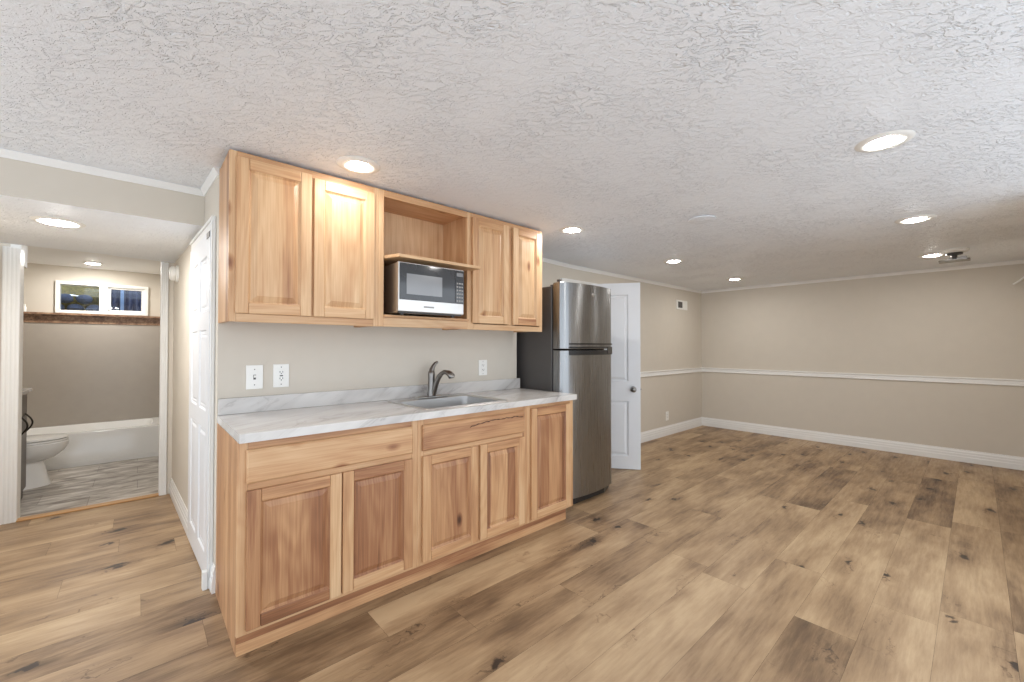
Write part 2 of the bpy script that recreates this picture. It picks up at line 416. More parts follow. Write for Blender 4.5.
MB().box(-.585, wx1-fw_-.03, WY+.03, WY+.034, wz0+fw_, wz1-fw_).build('window_pane', M['glass'], win)

# mouldings
def mould(name, p0, p1, prof, m0=0, m1=0, mat=None, num=None):
    p0, p1 = Vector(p0), Vector(p1); t = (p1-p0).normalized(); n = Vector((t.y, -t.x))
    A = []; B = []
    for d, z in prof:
        a = p0+n*d+t*(m0*d); b_ = p1+n*d+t*(m1*d); A.append((a.x, a.y, z)); B.append((b_.x, b_.y, z))
    return S(MB().loft([A, B]), name, mat or M['white'])
BASE = [(0, 0), (.016, 0), (.016, .055), (.013, .06), (.013, .085), (.010, .09), (.010, .108), (.005, .122), (.004, .134), (0, .134)]
RAIL = [(0, .862), (.010, .862), (.018, .870), (.012, .878), (.012, .912), (.020, .920), (.020, .930), (0, .932)]
CROWN = [(0, ZF-.034), (.006, ZF-.034), (.009, ZF-.026), (.02, ZF-.010), (.024, ZF-.004), (.024, ZF+.01), (0, ZF+.01)]
CROWN2 = [(d, z+ZC-ZF+.0) for d, z in CROWN]
mould('baseboard_left', (dx1+.065, YL), (XF, YL), BASE, 0, -1)
mould('baseboard_far', (XF, YL), (XF, YR), BASE, 1, -1)
mould('trim_4', (dx1+.065, YL), (XF, YL), RAIL, 0, -1)
mould('trim_5', (XF, YL), (XF, YR), RAIL, 1, -1)
zsag = [(2.105, ZC), (2.2, ZC-.003), (2.5, ZC-.012), (2.8, ZC-.024), (3.1, ZC-.034), (3.4, ZF)]
cr_ = MB(); cr_.loft([[(x, YL-d, z+zz-ZF) for d, z in CROWN] for x, zz in zsag]+[[(XF-d, YL-d, z) for d, z in CROWN]])
S(cr_, 'trim_6', M['white'])
mould('trim_7', (XF, YL), (XF, YR), CROWN, 1, -1)
mould('trim_8', (-3.2, .45), (-.0177, .45), CROWN2, 0, -1)

mould('trim_9', (-.0177, .45), (0, 0), CROWN2, 1, 0)
mould('baseboard_right', (XF, YR), (3.5, YR), BASE, 1, 0)
# hall wall frame of reference: u along the wall from the kitchen corner, v out from it
HA = math.atan2(.08, 2.03); HT = Vector((-math.sin(HA), math.cos(HA), 0)); HN = Vector((-math.cos(HA), -math.sin(HA), 0))
def H(p): return HT*p.x+HN*p.y+Vector((0, 0, p.z))
def hp(u, v=0): q = H(Vector((u, v, 0))); return (q.x, q.y)
# closet doorway casing, baseboard pieces
def mouldH(name, u0, u1, prof, **k):
    return mould(name, hp(u1), hp(u0), [(d, z) for d, z in prof], **k)
mouldH('baseboard_hall', .90, 2.028, BASE)
mouldH('baseboard_corner', .0, .066, BASE)
S(MB(H).box(.066, .10, .0225, .045, 0, .095), 'trim_18', M['white'], bevel=.003)
cs = MB(H)
for (u0, u1, z0, z1) in ((.068, .112, 0, 1.965), (.11, .875, 1.905, 1.965)):
    cs.box(u0, u1, .001, .014, z0, z1)
    if z0 == 0 and u0 < .1: cs.box(u0, u0+.015, .014, .021, 0, z1)
    if z0 > 0: cs.box(.075, u1, .014, .021, z1-.02, z1)
S(cs, 'trim_10', M['white'], bevel=.003)
# bath doorway casings
def casing(name, x0, x1, z1):
    c = MB(); c.box(x0, x1, YB-.016, YB, 0, z1)
    n = 4; wdt = (x1-x0)/n
    for i in range(n): c.box(x0+i*wdt+.004, x0+(i+1)*wdt-.004, YB-.021, YB-.016, 0, z1)
    S(c, name, M['white'], bevel=.002)
casing('trim_11', -1.035, -.95, ZH-.002); casing('trim_12', -.165, -.115, ZH-.002)
S(MB().box(-1.0, -.95, YB, YB+.12, 0, ZC-.004), 'trim_13', M['white'])
S(MB().box(-.165, -.146, YB, YB+.12, 0, ZC-.004), 'trim_14', M['white'])
S(MB().box(-.1455, -.0805, YB, YB+.12, 0, ZC-.004), 'wall_bath_right', M['paint'])
S(MB().box(-.95, -.165, YB-.03, YB+.045, .0005, .012, 0, (.25, .3, 0)), 'trim_15', M['oak'], bevel=.004)
# room doorway casing
cs = MB()
cs.box(dx0-.06, dx0, YL-.016, YL, 0, dz+.06); cs.box(dx1, dx1+.06, YL-.016, YL, 0, dz+.06); cs.box(dx0, dx1, YL-.016, YL, dz, dz+.06)
cs.box(dx0-.06, dx0-.04, YL-.024, YL-.016, 0, dz+.06); cs.box(dx1+.04, dx1+.06, YL-.024, YL-.016, 0, dz+.06); cs.box(dx0-.04, dx1+.04, YL-.024, YL-.016, dz+.04, dz+.06)
S(cs, 'trim_16', M['white'], bevel=.003)

# moulded panel door slab in local frame: u 0..W, thickness in v (t), z 0..Hh
def panel_slab(mb, W, Hh, t, panels, inset=.0075):
    us = sorted({0, W}|{p[0] for p in panels}|{p[1] for p in panels}); zs = sorted({0, Hh}|{p[2] for p in panels}|{p[3] for p in panels})
    for i in range(len(us)-1):
        for j in range(len(zs)-1):
            u0, u1, z0, z1 = us[i], us[i+1], zs[j], zs[j+1]
            inside = any(p[0]-1e-6 <= u0 and u1 <= p[1]+1e-6 and p[2]-1e-6 <= z0 and z1 <= p[3]+1e-6 for p in panels)
            if not inside: mb.box(u0, u1, 0, t, z0, z1)
    for (u0, u1, z0, z1) in panels:
        for side in (0, 1):
            f = (lambda d: t-d) if side else (lambda d: d)
            rings = []
            for ins, d in ((0, 0), (.010, inset), (.022, inset), (.04, .003)):
                rings.append([(u0+ins, f(d), z0+ins), (u1-ins, f(d), z0+ins), (u1-ins, f(d), z1-ins), (u0+ins, f(d), z1-ins)])
            vs = [p for r in rings for p in r]; fs = []
            for k in range(3):
                for i in range(4): fs.append((k*4+i, k*4+(i+1) % 4, (k+1)*4+(i+1) % 4, (k+1)*4+i))
            fs.append((12, 13, 14, 15)); mb.add(vs, fs)
# open white door
DT = Vector((.59, -.807, 0)).normalized(); DN = Vector((-DT.y, DT.x, 0))
DH = Vector((3.068, .315, 0))
def DX(p): return DH+DT*p.x+DN*p.y+Vector((0, 0, p.z))
d = MB(DX); W = .79
panel_slab(d, W, 1.92, .035, [(.12, W-.12, .9, 1.80), (.12, W-.12, .13, .70)], inset=.012)
for q in range(len(d.v)): d.v[q].z += .008
do = thing('door', (DH.x, DH.y, 0), 'white two-panel interior door standing open behind the refrigerator', 'door')
d.build('door_leaf', M['doorwhite'], do)
k = MB(DX)
for sgn, base in ((1, .035), (-1, 0)):
    k.lathe((W-.07, 0, 0), [(.001, 0)], 'y') if False else None
    prof = [(.031, 0), (.031, .006), (.014, .010), (.012, .030), (.022, .036), (.028, .048), (.026, .060), (.014, .067), (.001, .068)]
    k.lathe((W-.07, base, .83), [(r, h*sgn) for r, h in prof], 'y', 24)
k.build('door_knob', M['nickel'], do, smooth=True)
MB(DX).box(W, W+.002, .008, .027, .80, .86).box(W+.002, W+.009, .013, .022, .822, .838).build('latch', M['nickel'], do)
hg = MB(DX)
for z in (.2, .95, 1.7): hg.tube([(-.006, -.004, z), (-.006, -.004, z+.08)], .006, 8)
hg.build('hinge', M['nickel'], do)

# closet door in the hall wall
cdr = MB(H)
def CX(p): return H(Vector((.112+p.x, p.y+.002, p.z+.012)))
cdr = MB(CX); W = .745
ph = [(.09, .33), (.415, .655)]; pz = [(.13, .80), (.90, 1.35), (1.45, 1.76)]
panel_slab(cdr, W, 1.885, .018, [(a, b_, c_, d_) for a, b_ in ph for c_, d_ in pz], inset=.012)
co_ = thing('closet_door', H(Vector((.112, .0, 0))), 'white six-panel closet door in the narrow hallway beside the base cabinets', 'door')
cdr.build('door_leaf', M['doorwhite'], co_)
MB(H).box(.115, .20, .0205, .024, 1.86, 1.89).build('door_catch', M['nickel'], co_)

# hall smoke alarm (round, on wall)
al = thing('smoke_alarm', H(Vector((1.72, 0, 1.86))), 'round white alarm on the hallway wall beside the bathroom doorway, near the lowered ceiling', 'smoke alarm')
MB(H).lathe((1.72, 0, 1.86), [(.068, .001), (.068, .012), (.062, .016)], 'y', 32).build('base', M['plate'], al, smooth=True)
MB(H).lathe((1.72, 0, 1.86), [(.052, .016), (.058, .022), (.058, .045), (.045, .055), (.001, .057)], 'y', 32).build('cover', M['plate'], al, smooth=True)

# ------------------------------------------------------------------ CABINETS
def raised_door(name, parent, x0, x1, z0, z1, yf, tn, th=.019, st=.052):
    """tn = (left stile, right stile, top rail, bottom rail, panel, panel strip variation)"""
    L, Rr, Tp, Bt, P, sv = tn
    d = MB(); yb = yf+th
    d.box(x0, x0+st, yf, yb, z0, z1, 0, (L, rnd(), 0)); d.box(x1-st, x1, yf, yb, z0, z1, 0, (Rr, rnd(), 0))
    d.box(x0+st+.0005, x1-st-.0005, yf, yb, z1-st, z1, 1, (Tp, rnd(), 0)); d.box(x0+st+.0005, x1-st-.0005, yf, yb, z0, z0+st, 1, (Bt, rnd(), 0))
    dr = d.build(name, [M['hv'], M['hh']], parent, bevel=.0035)
    p = MB(); a0, a1, c0, c1 = x0+st-.002, x1-st+.002, z0+st-.002, z1-st+.002
    rings = [[(a0+i, yf+dd, c0+i), (a1-i, yf+dd, c0+i), (a1-i, yf+dd, c1-i), (a0+i, yf+dd, c1-i)] for i, dd in ((0, .017), (.001, .004), (.008, .010), (.011, .0125), (.034, .004), (.036, .002))]
    tg = rnd()
    vs = [q for r in rings for q in r]
    fs = [(k*4+i, k*4+(i+1) % 4, (k+1)*4+(i+1) % 4, (k+1)*4+i) for k in range(5) for i in range(4)]+[(20, 21, 22, 23), (3, 2, 1, 0)]
    p.add(vs, fs, 0, (P, tg, sv))
    p.build('raised_panel', M['hv'], dr)
    return dr
def drawer_front(name, parent, x0, x1, z0, z1, yf, t, th=.019, strips=None):
    d = MB(); strips = strips or [(0, 1, t)]
    hgt = z1-z0
    for a, b_, tt in strips: pass
    i = .010
    ring = lambda q, y: [(x0+q, y, z0+q), (x1-q, y, z0+q), (x1-q, y, z1-q), (x0+q, y, z1-q)]
    d.loft([ring(0, yf+th), ring(0, yf+.006), ring(.008, yf)], 0, True, True, (t, rnd(), .3))
    return d.build(name, M['hh'], parent, bevel=.0015)

YF = -.60   # base face-frame front
FB = .078   # bottom of the face frames
def base_unit(x0, x1, label, mid=None, end=False, tones=(.2, .2, .3)):
    t = thing('base_cabinet', (x0, 0, 0), label, 'cabinet', None)
    c = MB(); e = .0004; X0, X1 = x0+e, x1-e
    c.box(X0, X0+.016, YF+.02, -.003, 0 if end else .08, .875, 2, (.38, rnd(), .25))
    if end: pass
    c.box(X1-.016, X1, YF+.02, -.003, .08, .875, 2, (.3, rnd(), .3))
    c.box(X0+.016, X1-.016, YF+.02, -.02, .085, .1, 1, (.3, rnd(), .3))
    c.box(X0+.016, X1-.016, -.012, -.004, .1, .875, 0, (.3, rnd(), .3))
    c.build('carcass', [M['hv'], M['hh'], M['hs']], t)
    f = MB(); y0, y1 = YF, YF+.0195
    s0 = 0 if end else FB
    f.box(X0, X0+.036, y0, y1, FB, .875, 0, (tones[0], rnd(), 0)); f.box(X1-.036, X1, y0, y1, FB, .875, 0, (tones[1], rnd(), 0))
    f.box(X0+.0365, X1-.0365, y0, y1, .838, .875, 1, (tones[2], rnd(), 0)); f.box(X0+.0365, X1-.0365, y0, y1, FB, .112, 1, (.2, rnd(), 0))
    if x1-x0 > .6: cxm = (x0+x1)/2; f.box(cxm-.025, cxm+.025, y0, y1, .1125, .6595 if mid else .8375, 0, (.2, rnd(), 0))
    if mid: f.box(X0+.0365, X1-.0365, y0, y1, .66, .705, 1, (.22, rnd(), 0))
    f.build('face_frame', [M['hv'], M['hh']], t, bevel=.0012)
    return t
DZ0, DZ1 = .098, .672
YD = YF-.0198
b1 = base_unit(0, .826, 'widest hickory base cabinet at the left end, two doors under one plain drawer front', True, True)
raised_door('door', b1, .032, .416, DZ0, DZ1, YD, (.45, .12, .32, .55, .42, .06))
raised_door('door', b1, .422, .79, DZ0, DZ1, YD, (.2, .42, .42, .22, .58, .12))
drawer_front('drawer_front', b1, .030, .79, .70, .842, YD, .2)
b2 = base_unit(.826, 1.646, 'hickory sink base cabinet with a dark crack across its front below the sink', True)
raised_door('door', b2, .85, 1.224, DZ0, DZ1, YD, (.26, .24, .26, .26, .40, .08))
raised_door('door', b2, 1.242, 1.612, DZ0, DZ1, YD, (.2, .14, .3, .26, .44, .55))
dfr = drawer_front('false_front', b2, .85, 1.614, .70, .842, YD, .26)
cr = MB(); pts = []
cx = 1.16
while cx < 1.60:
    pts.append((cx, YD+.0012, .785+.022*math.sin((cx-1.1)*5.5)+R.uniform(-.004, .004)+(cx-1.16)*.03)); cx += .016
cr.tube(pts, [.0018+.0022*abs(math.sin(i*1.9)) for i in range(len(pts))], 6)
cr.build('wood_crack', plain('dark_wood_crack', lin(70, 42, 28), .7), dfr)
b3 = base_unit(1.646, 2.128, 'narrow hickory base cabinet with one tall door, next to the refrigerator')
raised_door('door', b3, 1.677, 2.082, DZ0, .848, YD, (.28, .2, .36, .22, .48, .5))
tk = MB(); tk.box(.002, 2.05, YF+.0035, YF+.0165, 0, .048, 0, (.3, .31, 0)); tk.box(.002, 2.05, YF+.0035, YF+.0165, .0485, FB-.001, 0, (.5, .77, .2))
tag(tk.build('toe_kick_board', M['hh'], loc=(0, YF, 0)), 'long low hickory toe kick board along the floor under the base cabinets', 'toe kick')

# upper cabinets
UY = -.305; UF = UY-.02; UZ0, UZ1 = 1.39, 2.186; UD = UF-.0198
def upper_unit(x0, x1, label, open_=False, sts=(.03, .03), bot=.035):
    t = thing('wall_cabinet', (x0, 0, UZ0), label, 'cabinet')
    e = .0004; X0, X1 = x0+e, x1-e
    c = MB()
    c.box(X0, X0+.016, UY, -.003, UZ0, UZ1, 2, (.34, rnd(), .3)); c.box(X1-.016, X1, UY, -.003, UZ0, UZ1, 2, (.2, rnd(), .2))
    c.box(X0+.016, X1-.016, UY, -.003, UZ0+.012, UZ0+.03, 1, (.3, rnd(), .2)); c.box(X0+.016, X1-.016, UY, -.003, UZ1-.022, UZ1-.004, 1, (.25, rnd(), .2))
    c.box(X0+.016, X1-.016, -.012, -.003, UZ0+.03, UZ1-.022, 0, (.12, rnd(), .2))
    c.build('carcass', [M['hv'], M['hh'], M['hs']], t)
    f = MB()
    f.box(X0, X0+sts[0], UF, UY-.0004, UZ0-.004, UZ1, 0, (.15, rnd(), 0)); f.box(X1-sts[1], X1, UF, UY-.0004, UZ0-.004, UZ1, 0, (.12, rnd(), 0))
    f.box(X0+sts[0]+.0005, X1-sts[1]-.0005, UF, UY-.0004, UZ1-.04, UZ1, 1, (.3, rnd(), 0)); f.box(X0+sts[0]+.0005, X1-sts[1]-.0005, UF, UY-.0004, UZ0-.004, UZ0+bot, 1, (.12, rnd(), 0))
    if not open_: cxm = (.361 if x0 < .1 else 1.735); f.box(cxm-.022, cxm+.022, UF, UY-.0004, UZ0+bot+.0005, UZ1-.0405, 0, (.13, rnd(), 0))
    f.build('face_frame', [M['hv'], M['hh']], t, bevel=.0012)
    return t
u1 = upper_unit(0, .722, 'two-door hickory wall cabinet at the left end, nearest the hallway')
raised_door('door', u1, .026, .355, 1.425, 2.158, UD, (.2, .12, .24, .2, .18, .12))
raised_door('door', u1, .367, .692, 1.425, 2.145, UD, (.14, .18, .1, .14, .1, .12))
u2 = upper_unit(.722, 1.374, 'open hickory wall cabinet with a shelf above the microwave', True, (.032, .022), .05)
MB().box(.740, 1.356, UY, -.0125, 1.785, 1.803, 0, (.15, rnd(), .2)).prism([(.756, UY), (.797, -.43), (1.388, -.43), (1.388, UF-.0006), (1.352, UF-.0006), (1.352, UY)], 1.785, 1.803, 0, (.12, rnd(), 0)).build('shelf', M['hh'], u2, bevel=.0015)
MB().box(.755, 1.36, UF-.012, -.0125, 1.441, 1.456, 0, (.16, rnd(), .2)).build('bottom_shelf', M['hh'], u2, bevel=.0015)
u3 = upper_unit(1.374, 2.082, 'two-door hickory wall cabinet at the right end, nearest the refrigerator')
raised_door('door', u3, 1.384, 1.714, 1.43, 2.155, UD, (.22, .14, .3, .14, .2, .3))
raised_door('door', u3, 1.757, 2.05, 1.43, 2.155, UD, (.12, .12, .3, .3, .12, .12))

# microwave
mw = thing('microwave', (1.03, -.2, 1.456), 'compact stainless microwave with a black glass door in the open wall cabinet', 'microwave')
a0, a1, c0, c1, yf = .79, 1.244, 1.468, 1.757, -.415
MB().box(a0+.003, a1-.003, yf, -.06, c0, c1-.003).build('housing', M['mwsteel'], mw, bevel=.004)
md = MB(); md.box(a0, a1, yf-.022, yf-.001, c0+.004, c1); mdo = md.build('door', M['mwsteel'], mw, bevel=.004)
MB().box(a0+.008, a1-.068, yf-.026, yf-.0225, c0+.072, c1-.006).build('glass_panel', M['bglass'], mdo, bevel=.002)
MB().box(a0+.05, a1-.165, yf-.0275, yf-.0262, c0+.105, c1-.065).build('window', M['mwwin'], mdo)
MB().box(a0+.165, a0+.235, yf-.0232, yf-.0224, c0+.032, c0+.042).build('badge', M['nickel'], mdo)
pn = MB().box(a1-.066, a1-.002, yf-.026, yf-.0225, c0+.072, c1-.006).build('control_panel', M['bglass'], mw, bevel=.002)
bt = MB()
for r in range(6):
    for cc in range(3): bt.box(a1-.058+cc*.018, a1-.046+cc*.018, yf-.0268, yf-.0262, c0+.085+r*.022, c0+.095+r*.022)
bt.build('keypad', M['nickel'], pn)
MB().box(a1-.058, a1-.010, yf-.0268, yf-.0262, c1-.045, c1-.022).build('display', M['mwwin'], pn)
for fx in (a0+.05, a1-.05): MB().lathe((fx, yf+.03, 0), [(.012, 1.4562), (.014, c0)], 'z', 16).build('foot', M['black'], mw)
MB().box(a0+.01, a1-.01, yf-.01, yf+.01, c0-.004, c0+.004).build('base_vent', M['black'], mw)

# countertop + backsplash
CT0, CT1 = .876, .914
sx0, sx1, sy0, sy1 = .893, 1.515, -.575, -.055   # sink rim
ct = thing('countertop', (1.07, -.3, CT0), 'long grey-white marble-look laminate countertop over the base cabinets', 'countertop')
c = MB(); hx0, hx1, hy0, hy1 = sx0+.015, sx1-.015, sy0+.015, sy1-.015
X0, X1, Yf = .0008, 2.134, -.635
c.box(X0, hx0, Yf, -.0005, CT0, CT1); c.box(hx1, X1, Yf, -.0005, CT0, CT1); c.box(hx0, hx1, Yf, hy0, CT0, CT1); c.box(hx0, hx1, hy1, -.0005, CT0, CT1)
c.build('slab', M['marble'], ct)
MB().box(X0+.002, 2.128, -.02, -.0005, CT1+.0003, .9985).build('backsplash', M['marble'], ct, bevel=.002)

# sink
sk = thing('sink', (1.2, -.3, CT1), 'stainless single-bowl drop-in sink in the countertop', 'sink')
def rr(x0, x1, y0, y1, r, z, n=6):
    out = []
    for cx_, cy_, a_ in ((x1-r, y0+r, -90), (x1-r, y1-r, 0), (x0+r, y1-r, 90), (x0+r, y0+r, 180)):
        for i in range(n+1):
            t = math.radians(a_+90*i/n); out.append((cx_+r*math.cos(t), cy_+r*math.sin(t), z))
    return out
bx0, bx1, by0, by1 = sx0+.035, sx1-.035, sy0+.035, sy1-.075
z = CT1
rings = [rr(sx0, sx1, sy0, sy1, .025, z+.0004), rr(sx0+.004, sx1-.004, sy0+.004, sy1-.004, .024, z+.005), rr(bx0-.012, bx1+.012, by0-.012, by1+.012, .05, z+.004),
         rr(bx0, bx1, by0, by1, .05, z-.004), rr(bx0+.006, bx1-.006, by0+.006, by1-.006, .05, z-.15), rr(bx0+.03, bx1-.03, by0+.03, by1-.03, .05, z-.175), rr(1.17, 1.25, -.34, -.26, .038, z-.178)]
s_ = MB(); s_.loft(rings, 0, False); s_.add(rings[-1], [tuple(range(len(rings[-1])))])
so = s_.build('basin', M['sink'], sk, smooth=True)
MB().lathe((1.21, -.30, 0), [(.042, z-.1775), (.042, z-.1745), (.028, z-.1740), (.026, z-.1765), (.001, z-.1765)], 'z', 24).build('drain', M['chrome'], sk, smooth=True)

# faucet
fx, fy = 1.215, -.093
fz = CT1+.0048
fc = thing('faucet', (fx, fy, fz), 'brushed nickel pull-out kitchen faucet at the back of the sink', 'faucet')
MB().loft([rr(fx-.13, fx+.13, fy-.028, fy+.028, .027, fz), rr(fx-.13, fx+.13, fy-.028, fy+.028, .027, fz+.006), rr(fx-.125, fx+.125, fy-.023, fy+.023, .022, fz+.010)]).build('deck_plate', M['mwsteel'], fc, smooth=True)
MB().lathe((fx, fy, fz+.010), [(.029, 0), (.028, .02), (.024, .05), (.0235, .13), (.0245, .15), (.022, .165), (.014, .176), (.001, .178)], 'z', 28).build('body', M['nickel'], fc, smooth=True)
dv = Vector((.35, -.94, 0)).normalized()
P = [(.012, .015), (.026, .055), (.050, .115), (.080, .158), (.112, .176), (.140, .172)]
pts = []
for i in range(len(P)-1):
    for k in range(4):
        t = k/4; p0 = P[max(i-1, 0)]; p1 = P[i]; p2 = P[i+1]; p3 = P[min(i+2, len(P)-1)]
        q = [.5*((2*p1[j])+(-p0[j]+p2[j])*t+(2*p0[j]-5*p1[j]+4*p2[j]-p3[j])*t*t+(-p0[j]+3*p1[j]-3*p2[j]+p3[j])*t**3) for j in (0, 1)]
        pts.append(q)
pts.append(P[-1])
MB().tube([(fx+dv.x*a, fy+dv.y*a, fz+b_) for a, b_ in pts], [.021-.006*min(1, i/14) for i in range(len(pts))], 16).build('spout', M['nickel'], fc, smooth=True)
hd = [(.132, .174, .016), (.146, .170, .020), (.160, .162, .023), (.172, .148, .024), (.176, .140, .020)]
sp = MB().tube([(fx+dv.x*a, fy+dv.y*a, fz+b_) for a, b_, r in hd], [r for *_, r in hd], 16).build('spray_head', M['nickel'], fc, smooth=True)
MB().tube([(fx, fy, fz+.160), (fx+.004, fy+.002, fz+.19), (fx+.016, fy+.004, fz+.212), (fx+.034, fy+.002, fz+.235), (fx+.05, fy, fz+.240)], [.021, .018, .014, .011, .008], 12).build('lever', M['nickel'], fc, smooth=True)

# wall plates
def plate(name, cx_, cz_, y, w_, h_, label, cat, style, group=None):
    t = thing(name, (cx_, y, cz_), label, cat, group)
    MB().box(cx_-w_/2, cx_+w_/2, y-.006, y-.0003, cz_-h_/2, cz_+h_/2).build('cover_plate', M['plate'], t, bevel=.002)
    if style == 'switch':
        MB().box(cx_-.006, cx_+.006, y-.0066, y-.0062, cz_-.013, cz_+.013).build('slot', M['fside'], t)
        MB().box(cx_-.004, cx_+.004, y-.018, y-.0068, cz_-.002, cz_+.010).build('toggle', M['plate'], t, bevel=.001)
    if style in ('gfci', 'duplex'):
        MB().box(cx_-.0175, cx_+.0175, y-.0085, y-.0062, cz_-.034, cz_+.034).build('socket_face', M['plate'], t, bevel=.001)
        s = MB()
        for dz_ in (-.018, .018):
            for dx_ in (-.007, .007): s.box(cx_+dx_-.0015, cx_+dx_+.0015, y-.009, y-.0086, cz_+dz_-.001, cz_+dz_+.008)
            s.lathe((cx_, y-.0088, cz_+dz_-.006), [(.003, 0), (.003, .0002)], 'y', 10)
        if style == 'gfci': s.box(cx_-.008, cx_+.008, y-.009, y-.0086, cz_-.003, cz_+.003)
        s.build('slots', M['dark'], t)
    for dz_ in ((-.048, .048) if style != 'switch' else (-.042, .042)): MB().lathe((cx_, y-.0064, cz_+dz_), [(.003, 0), (.003, .0003)], 'y', 10).build('screw', M['fside'], t)
plate('light_switch', .166, 1.103, 0, .080, .130, 'white toggle light switch above the left end of the countertop', 'light switch', 'switch')
plate('electrical_outlet', .296, 1.105, 0, .080, .130, 'white outlet with reset buttons just right of the light switch', 'outlet', 'gfci')
plate('electrical_outlet', 1.737, 1.102, 0, .082, .122, 'white outlet above the backsplash between the faucet and the refrigerator', 'outlet', 'duplex')
plate('electrical_outlet', 5.34, .275, YL, .085, .125, 'small white outlet low on the far room wall above the baseboard', 'outlet', 'duplex')
# wall register
vg = thing('wall_vent', (5.8, YL, 1.895), 'white wall vent cover high on the wall near the far corner', 'vent')
MB().box(5.63, 5.97, YL-.012, YL-.0004, 1.825, 1.965).build('frame', M['plate'], vg, bevel=.003)
MB().box(5.67, 5.80, YL-.0145, YL-.0122, 1.85, 1.94).build('opening', M['fside'], vg)
gr = MB()
for i in range(5): gr.box(5.675, 5.795, YL-.017, YL-.0147, 1.857+i*.018, 1.862+i*.018)
gr.build('slats', M['fside'], vg)
# wall bracket at the right edge
bk = thing('wall_bracket', (XF, -2.98, 1.98), 'small white hook bracket on the far wall at the right edge', 'bracket')
MB().box(XF-.012, XF-.0004, -3.0, -2.965, 1.96, 2.03).build('back_plate', M['plate'], bk, bevel=.002)
MB().tube([(XF-.01, -2.98, 1.995), (XF-.03, -2.965, 1.985), (XF-.035, -2.93, 1.95), (XF-.035, -2.89, 1.915)], .009, 10).build('hook', M['plate'], bk, smooth=True)

# ------------------------------------------------------------------ REFRIGERATOR
fr = thing('refrigerator', (2.5, 0, 0), 'stainless top-freezer refrigerator with charcoal sides beside the counter', 'refrigerator')
fx0, fx1, fyb, fyf, fz1 = 2.165, 2.86, .325, -.35, 1.757
MB().box(fx0, fx1, fyf, fyb, .03, fz1).build('cabinet_body', M['fside'], fr, bevel=.006)
def curved_door(name, z0, z1):
    n = 20; mbd = MB(); poly = []
    for i in range(n+1):
        u = i/n; x = fx0+.004+(fx1-fx0-.008)*u
        bul = .048*(1-(2*u-1)**2)
        e = min(u, 1-u); rd = .018*(1-math.sqrt(max(0, 1-(1-min(1, e/.03))**2))) if e < .03 else 0
        poly.append((x, -.45-bul+rd))
    poly += [(fx1-.004, -.362), (fx0+.004, -.362)]
    mbd.prism(poly, z0, z1)
    o = mbd.build(name, M['steel'], fr, smooth=True, bevel=.003)
    return o
zd = 1.245
d1 = curved_door('freezer_door', zd+.006, 1.782); d2 = curved_door('fridge_door', .058, zd-.006)
MB().box(fx0+.008, fx1-.008, -.362, -.35, .075, 1.765).build('door_gasket', M['black'], fr)
def strip(x0, x1, z0, z1, out, th=.01, n=14):
    m_ = MB(); A = []; 
    f = lambda x: -.45-.048*(1-(2*(x-fx0-.004)/(fx1-fx0-.008)-1)**2)
    poly = [(x0+(x1-x0)*i/n, f(x0+(x1-x0)*i/n)-out) for i in range(n+1)]+[(x1-(x1-x0)*i/n, f(x1-(x1-x0)*i/n)-out+th) for i in range(n+1)]
    m_.prism(poly, z0, z1); return m_
hx0_, hx1_ = 2.24, 2.835
strip(hx0_, hx1_, zd+.040, zd+.052, .006, .012).build('handle_lip', M['black'], d1, smooth=True)
strip(hx0_, hx1_, zd+.012, zd+.024, .005, .010).build('handle', M['black'], d1, smooth=True)
strip(hx0_, hx1_, zd-.045, zd-.008, .004, .010).build('handle', M['black'], d2, smooth=True)
strip(2.735, 2.83, zd-.038, zd+.02, .008, .006, 4).build('handle_label', M['bglass'], d2, smooth=True)
em = MB().lathe((2.51, -.4965, 1.70), [(.016, 0), (.016, -.003), (.012, -.004), (.0115, -.0015), (.001, -.0015)], 'y', 24); em.box(2.488, 2.532, -.4995, -.495, 1.697, 1.703)
em.build('emblem', M['chrome'], d1, smooth=True)
MB().box(fx0+.005, fx0+.055, -.43, -.33, fz1, fz1+.012).box(fx0+.012, fx0+.04, -.425, -.395, fz1+.03, fz1+.048).box(fx0+.02, fx0+.03, -.42, -.40, fz1+.012, fz1+.03).build('hinge_cover', M['fside'], fr, bevel=.002)
MB().prism([(fx0+.01, -.365), (fx0+.01, -.41), (fx0+.15, -.462), (fx1-.15, -.462), (fx1-.01, -.41), (fx1-.01, -.365)], .006, .052).build('base_grille', M['black'], fr)
for fx_ in (fx0+.06, fx1-.06):
    for fy_ in (-.33, .26): MB().lathe((fx_, fy_, 0), [(.018, 0), (.018, .03)], 'z', 14).build('foot', M['black'], fr)

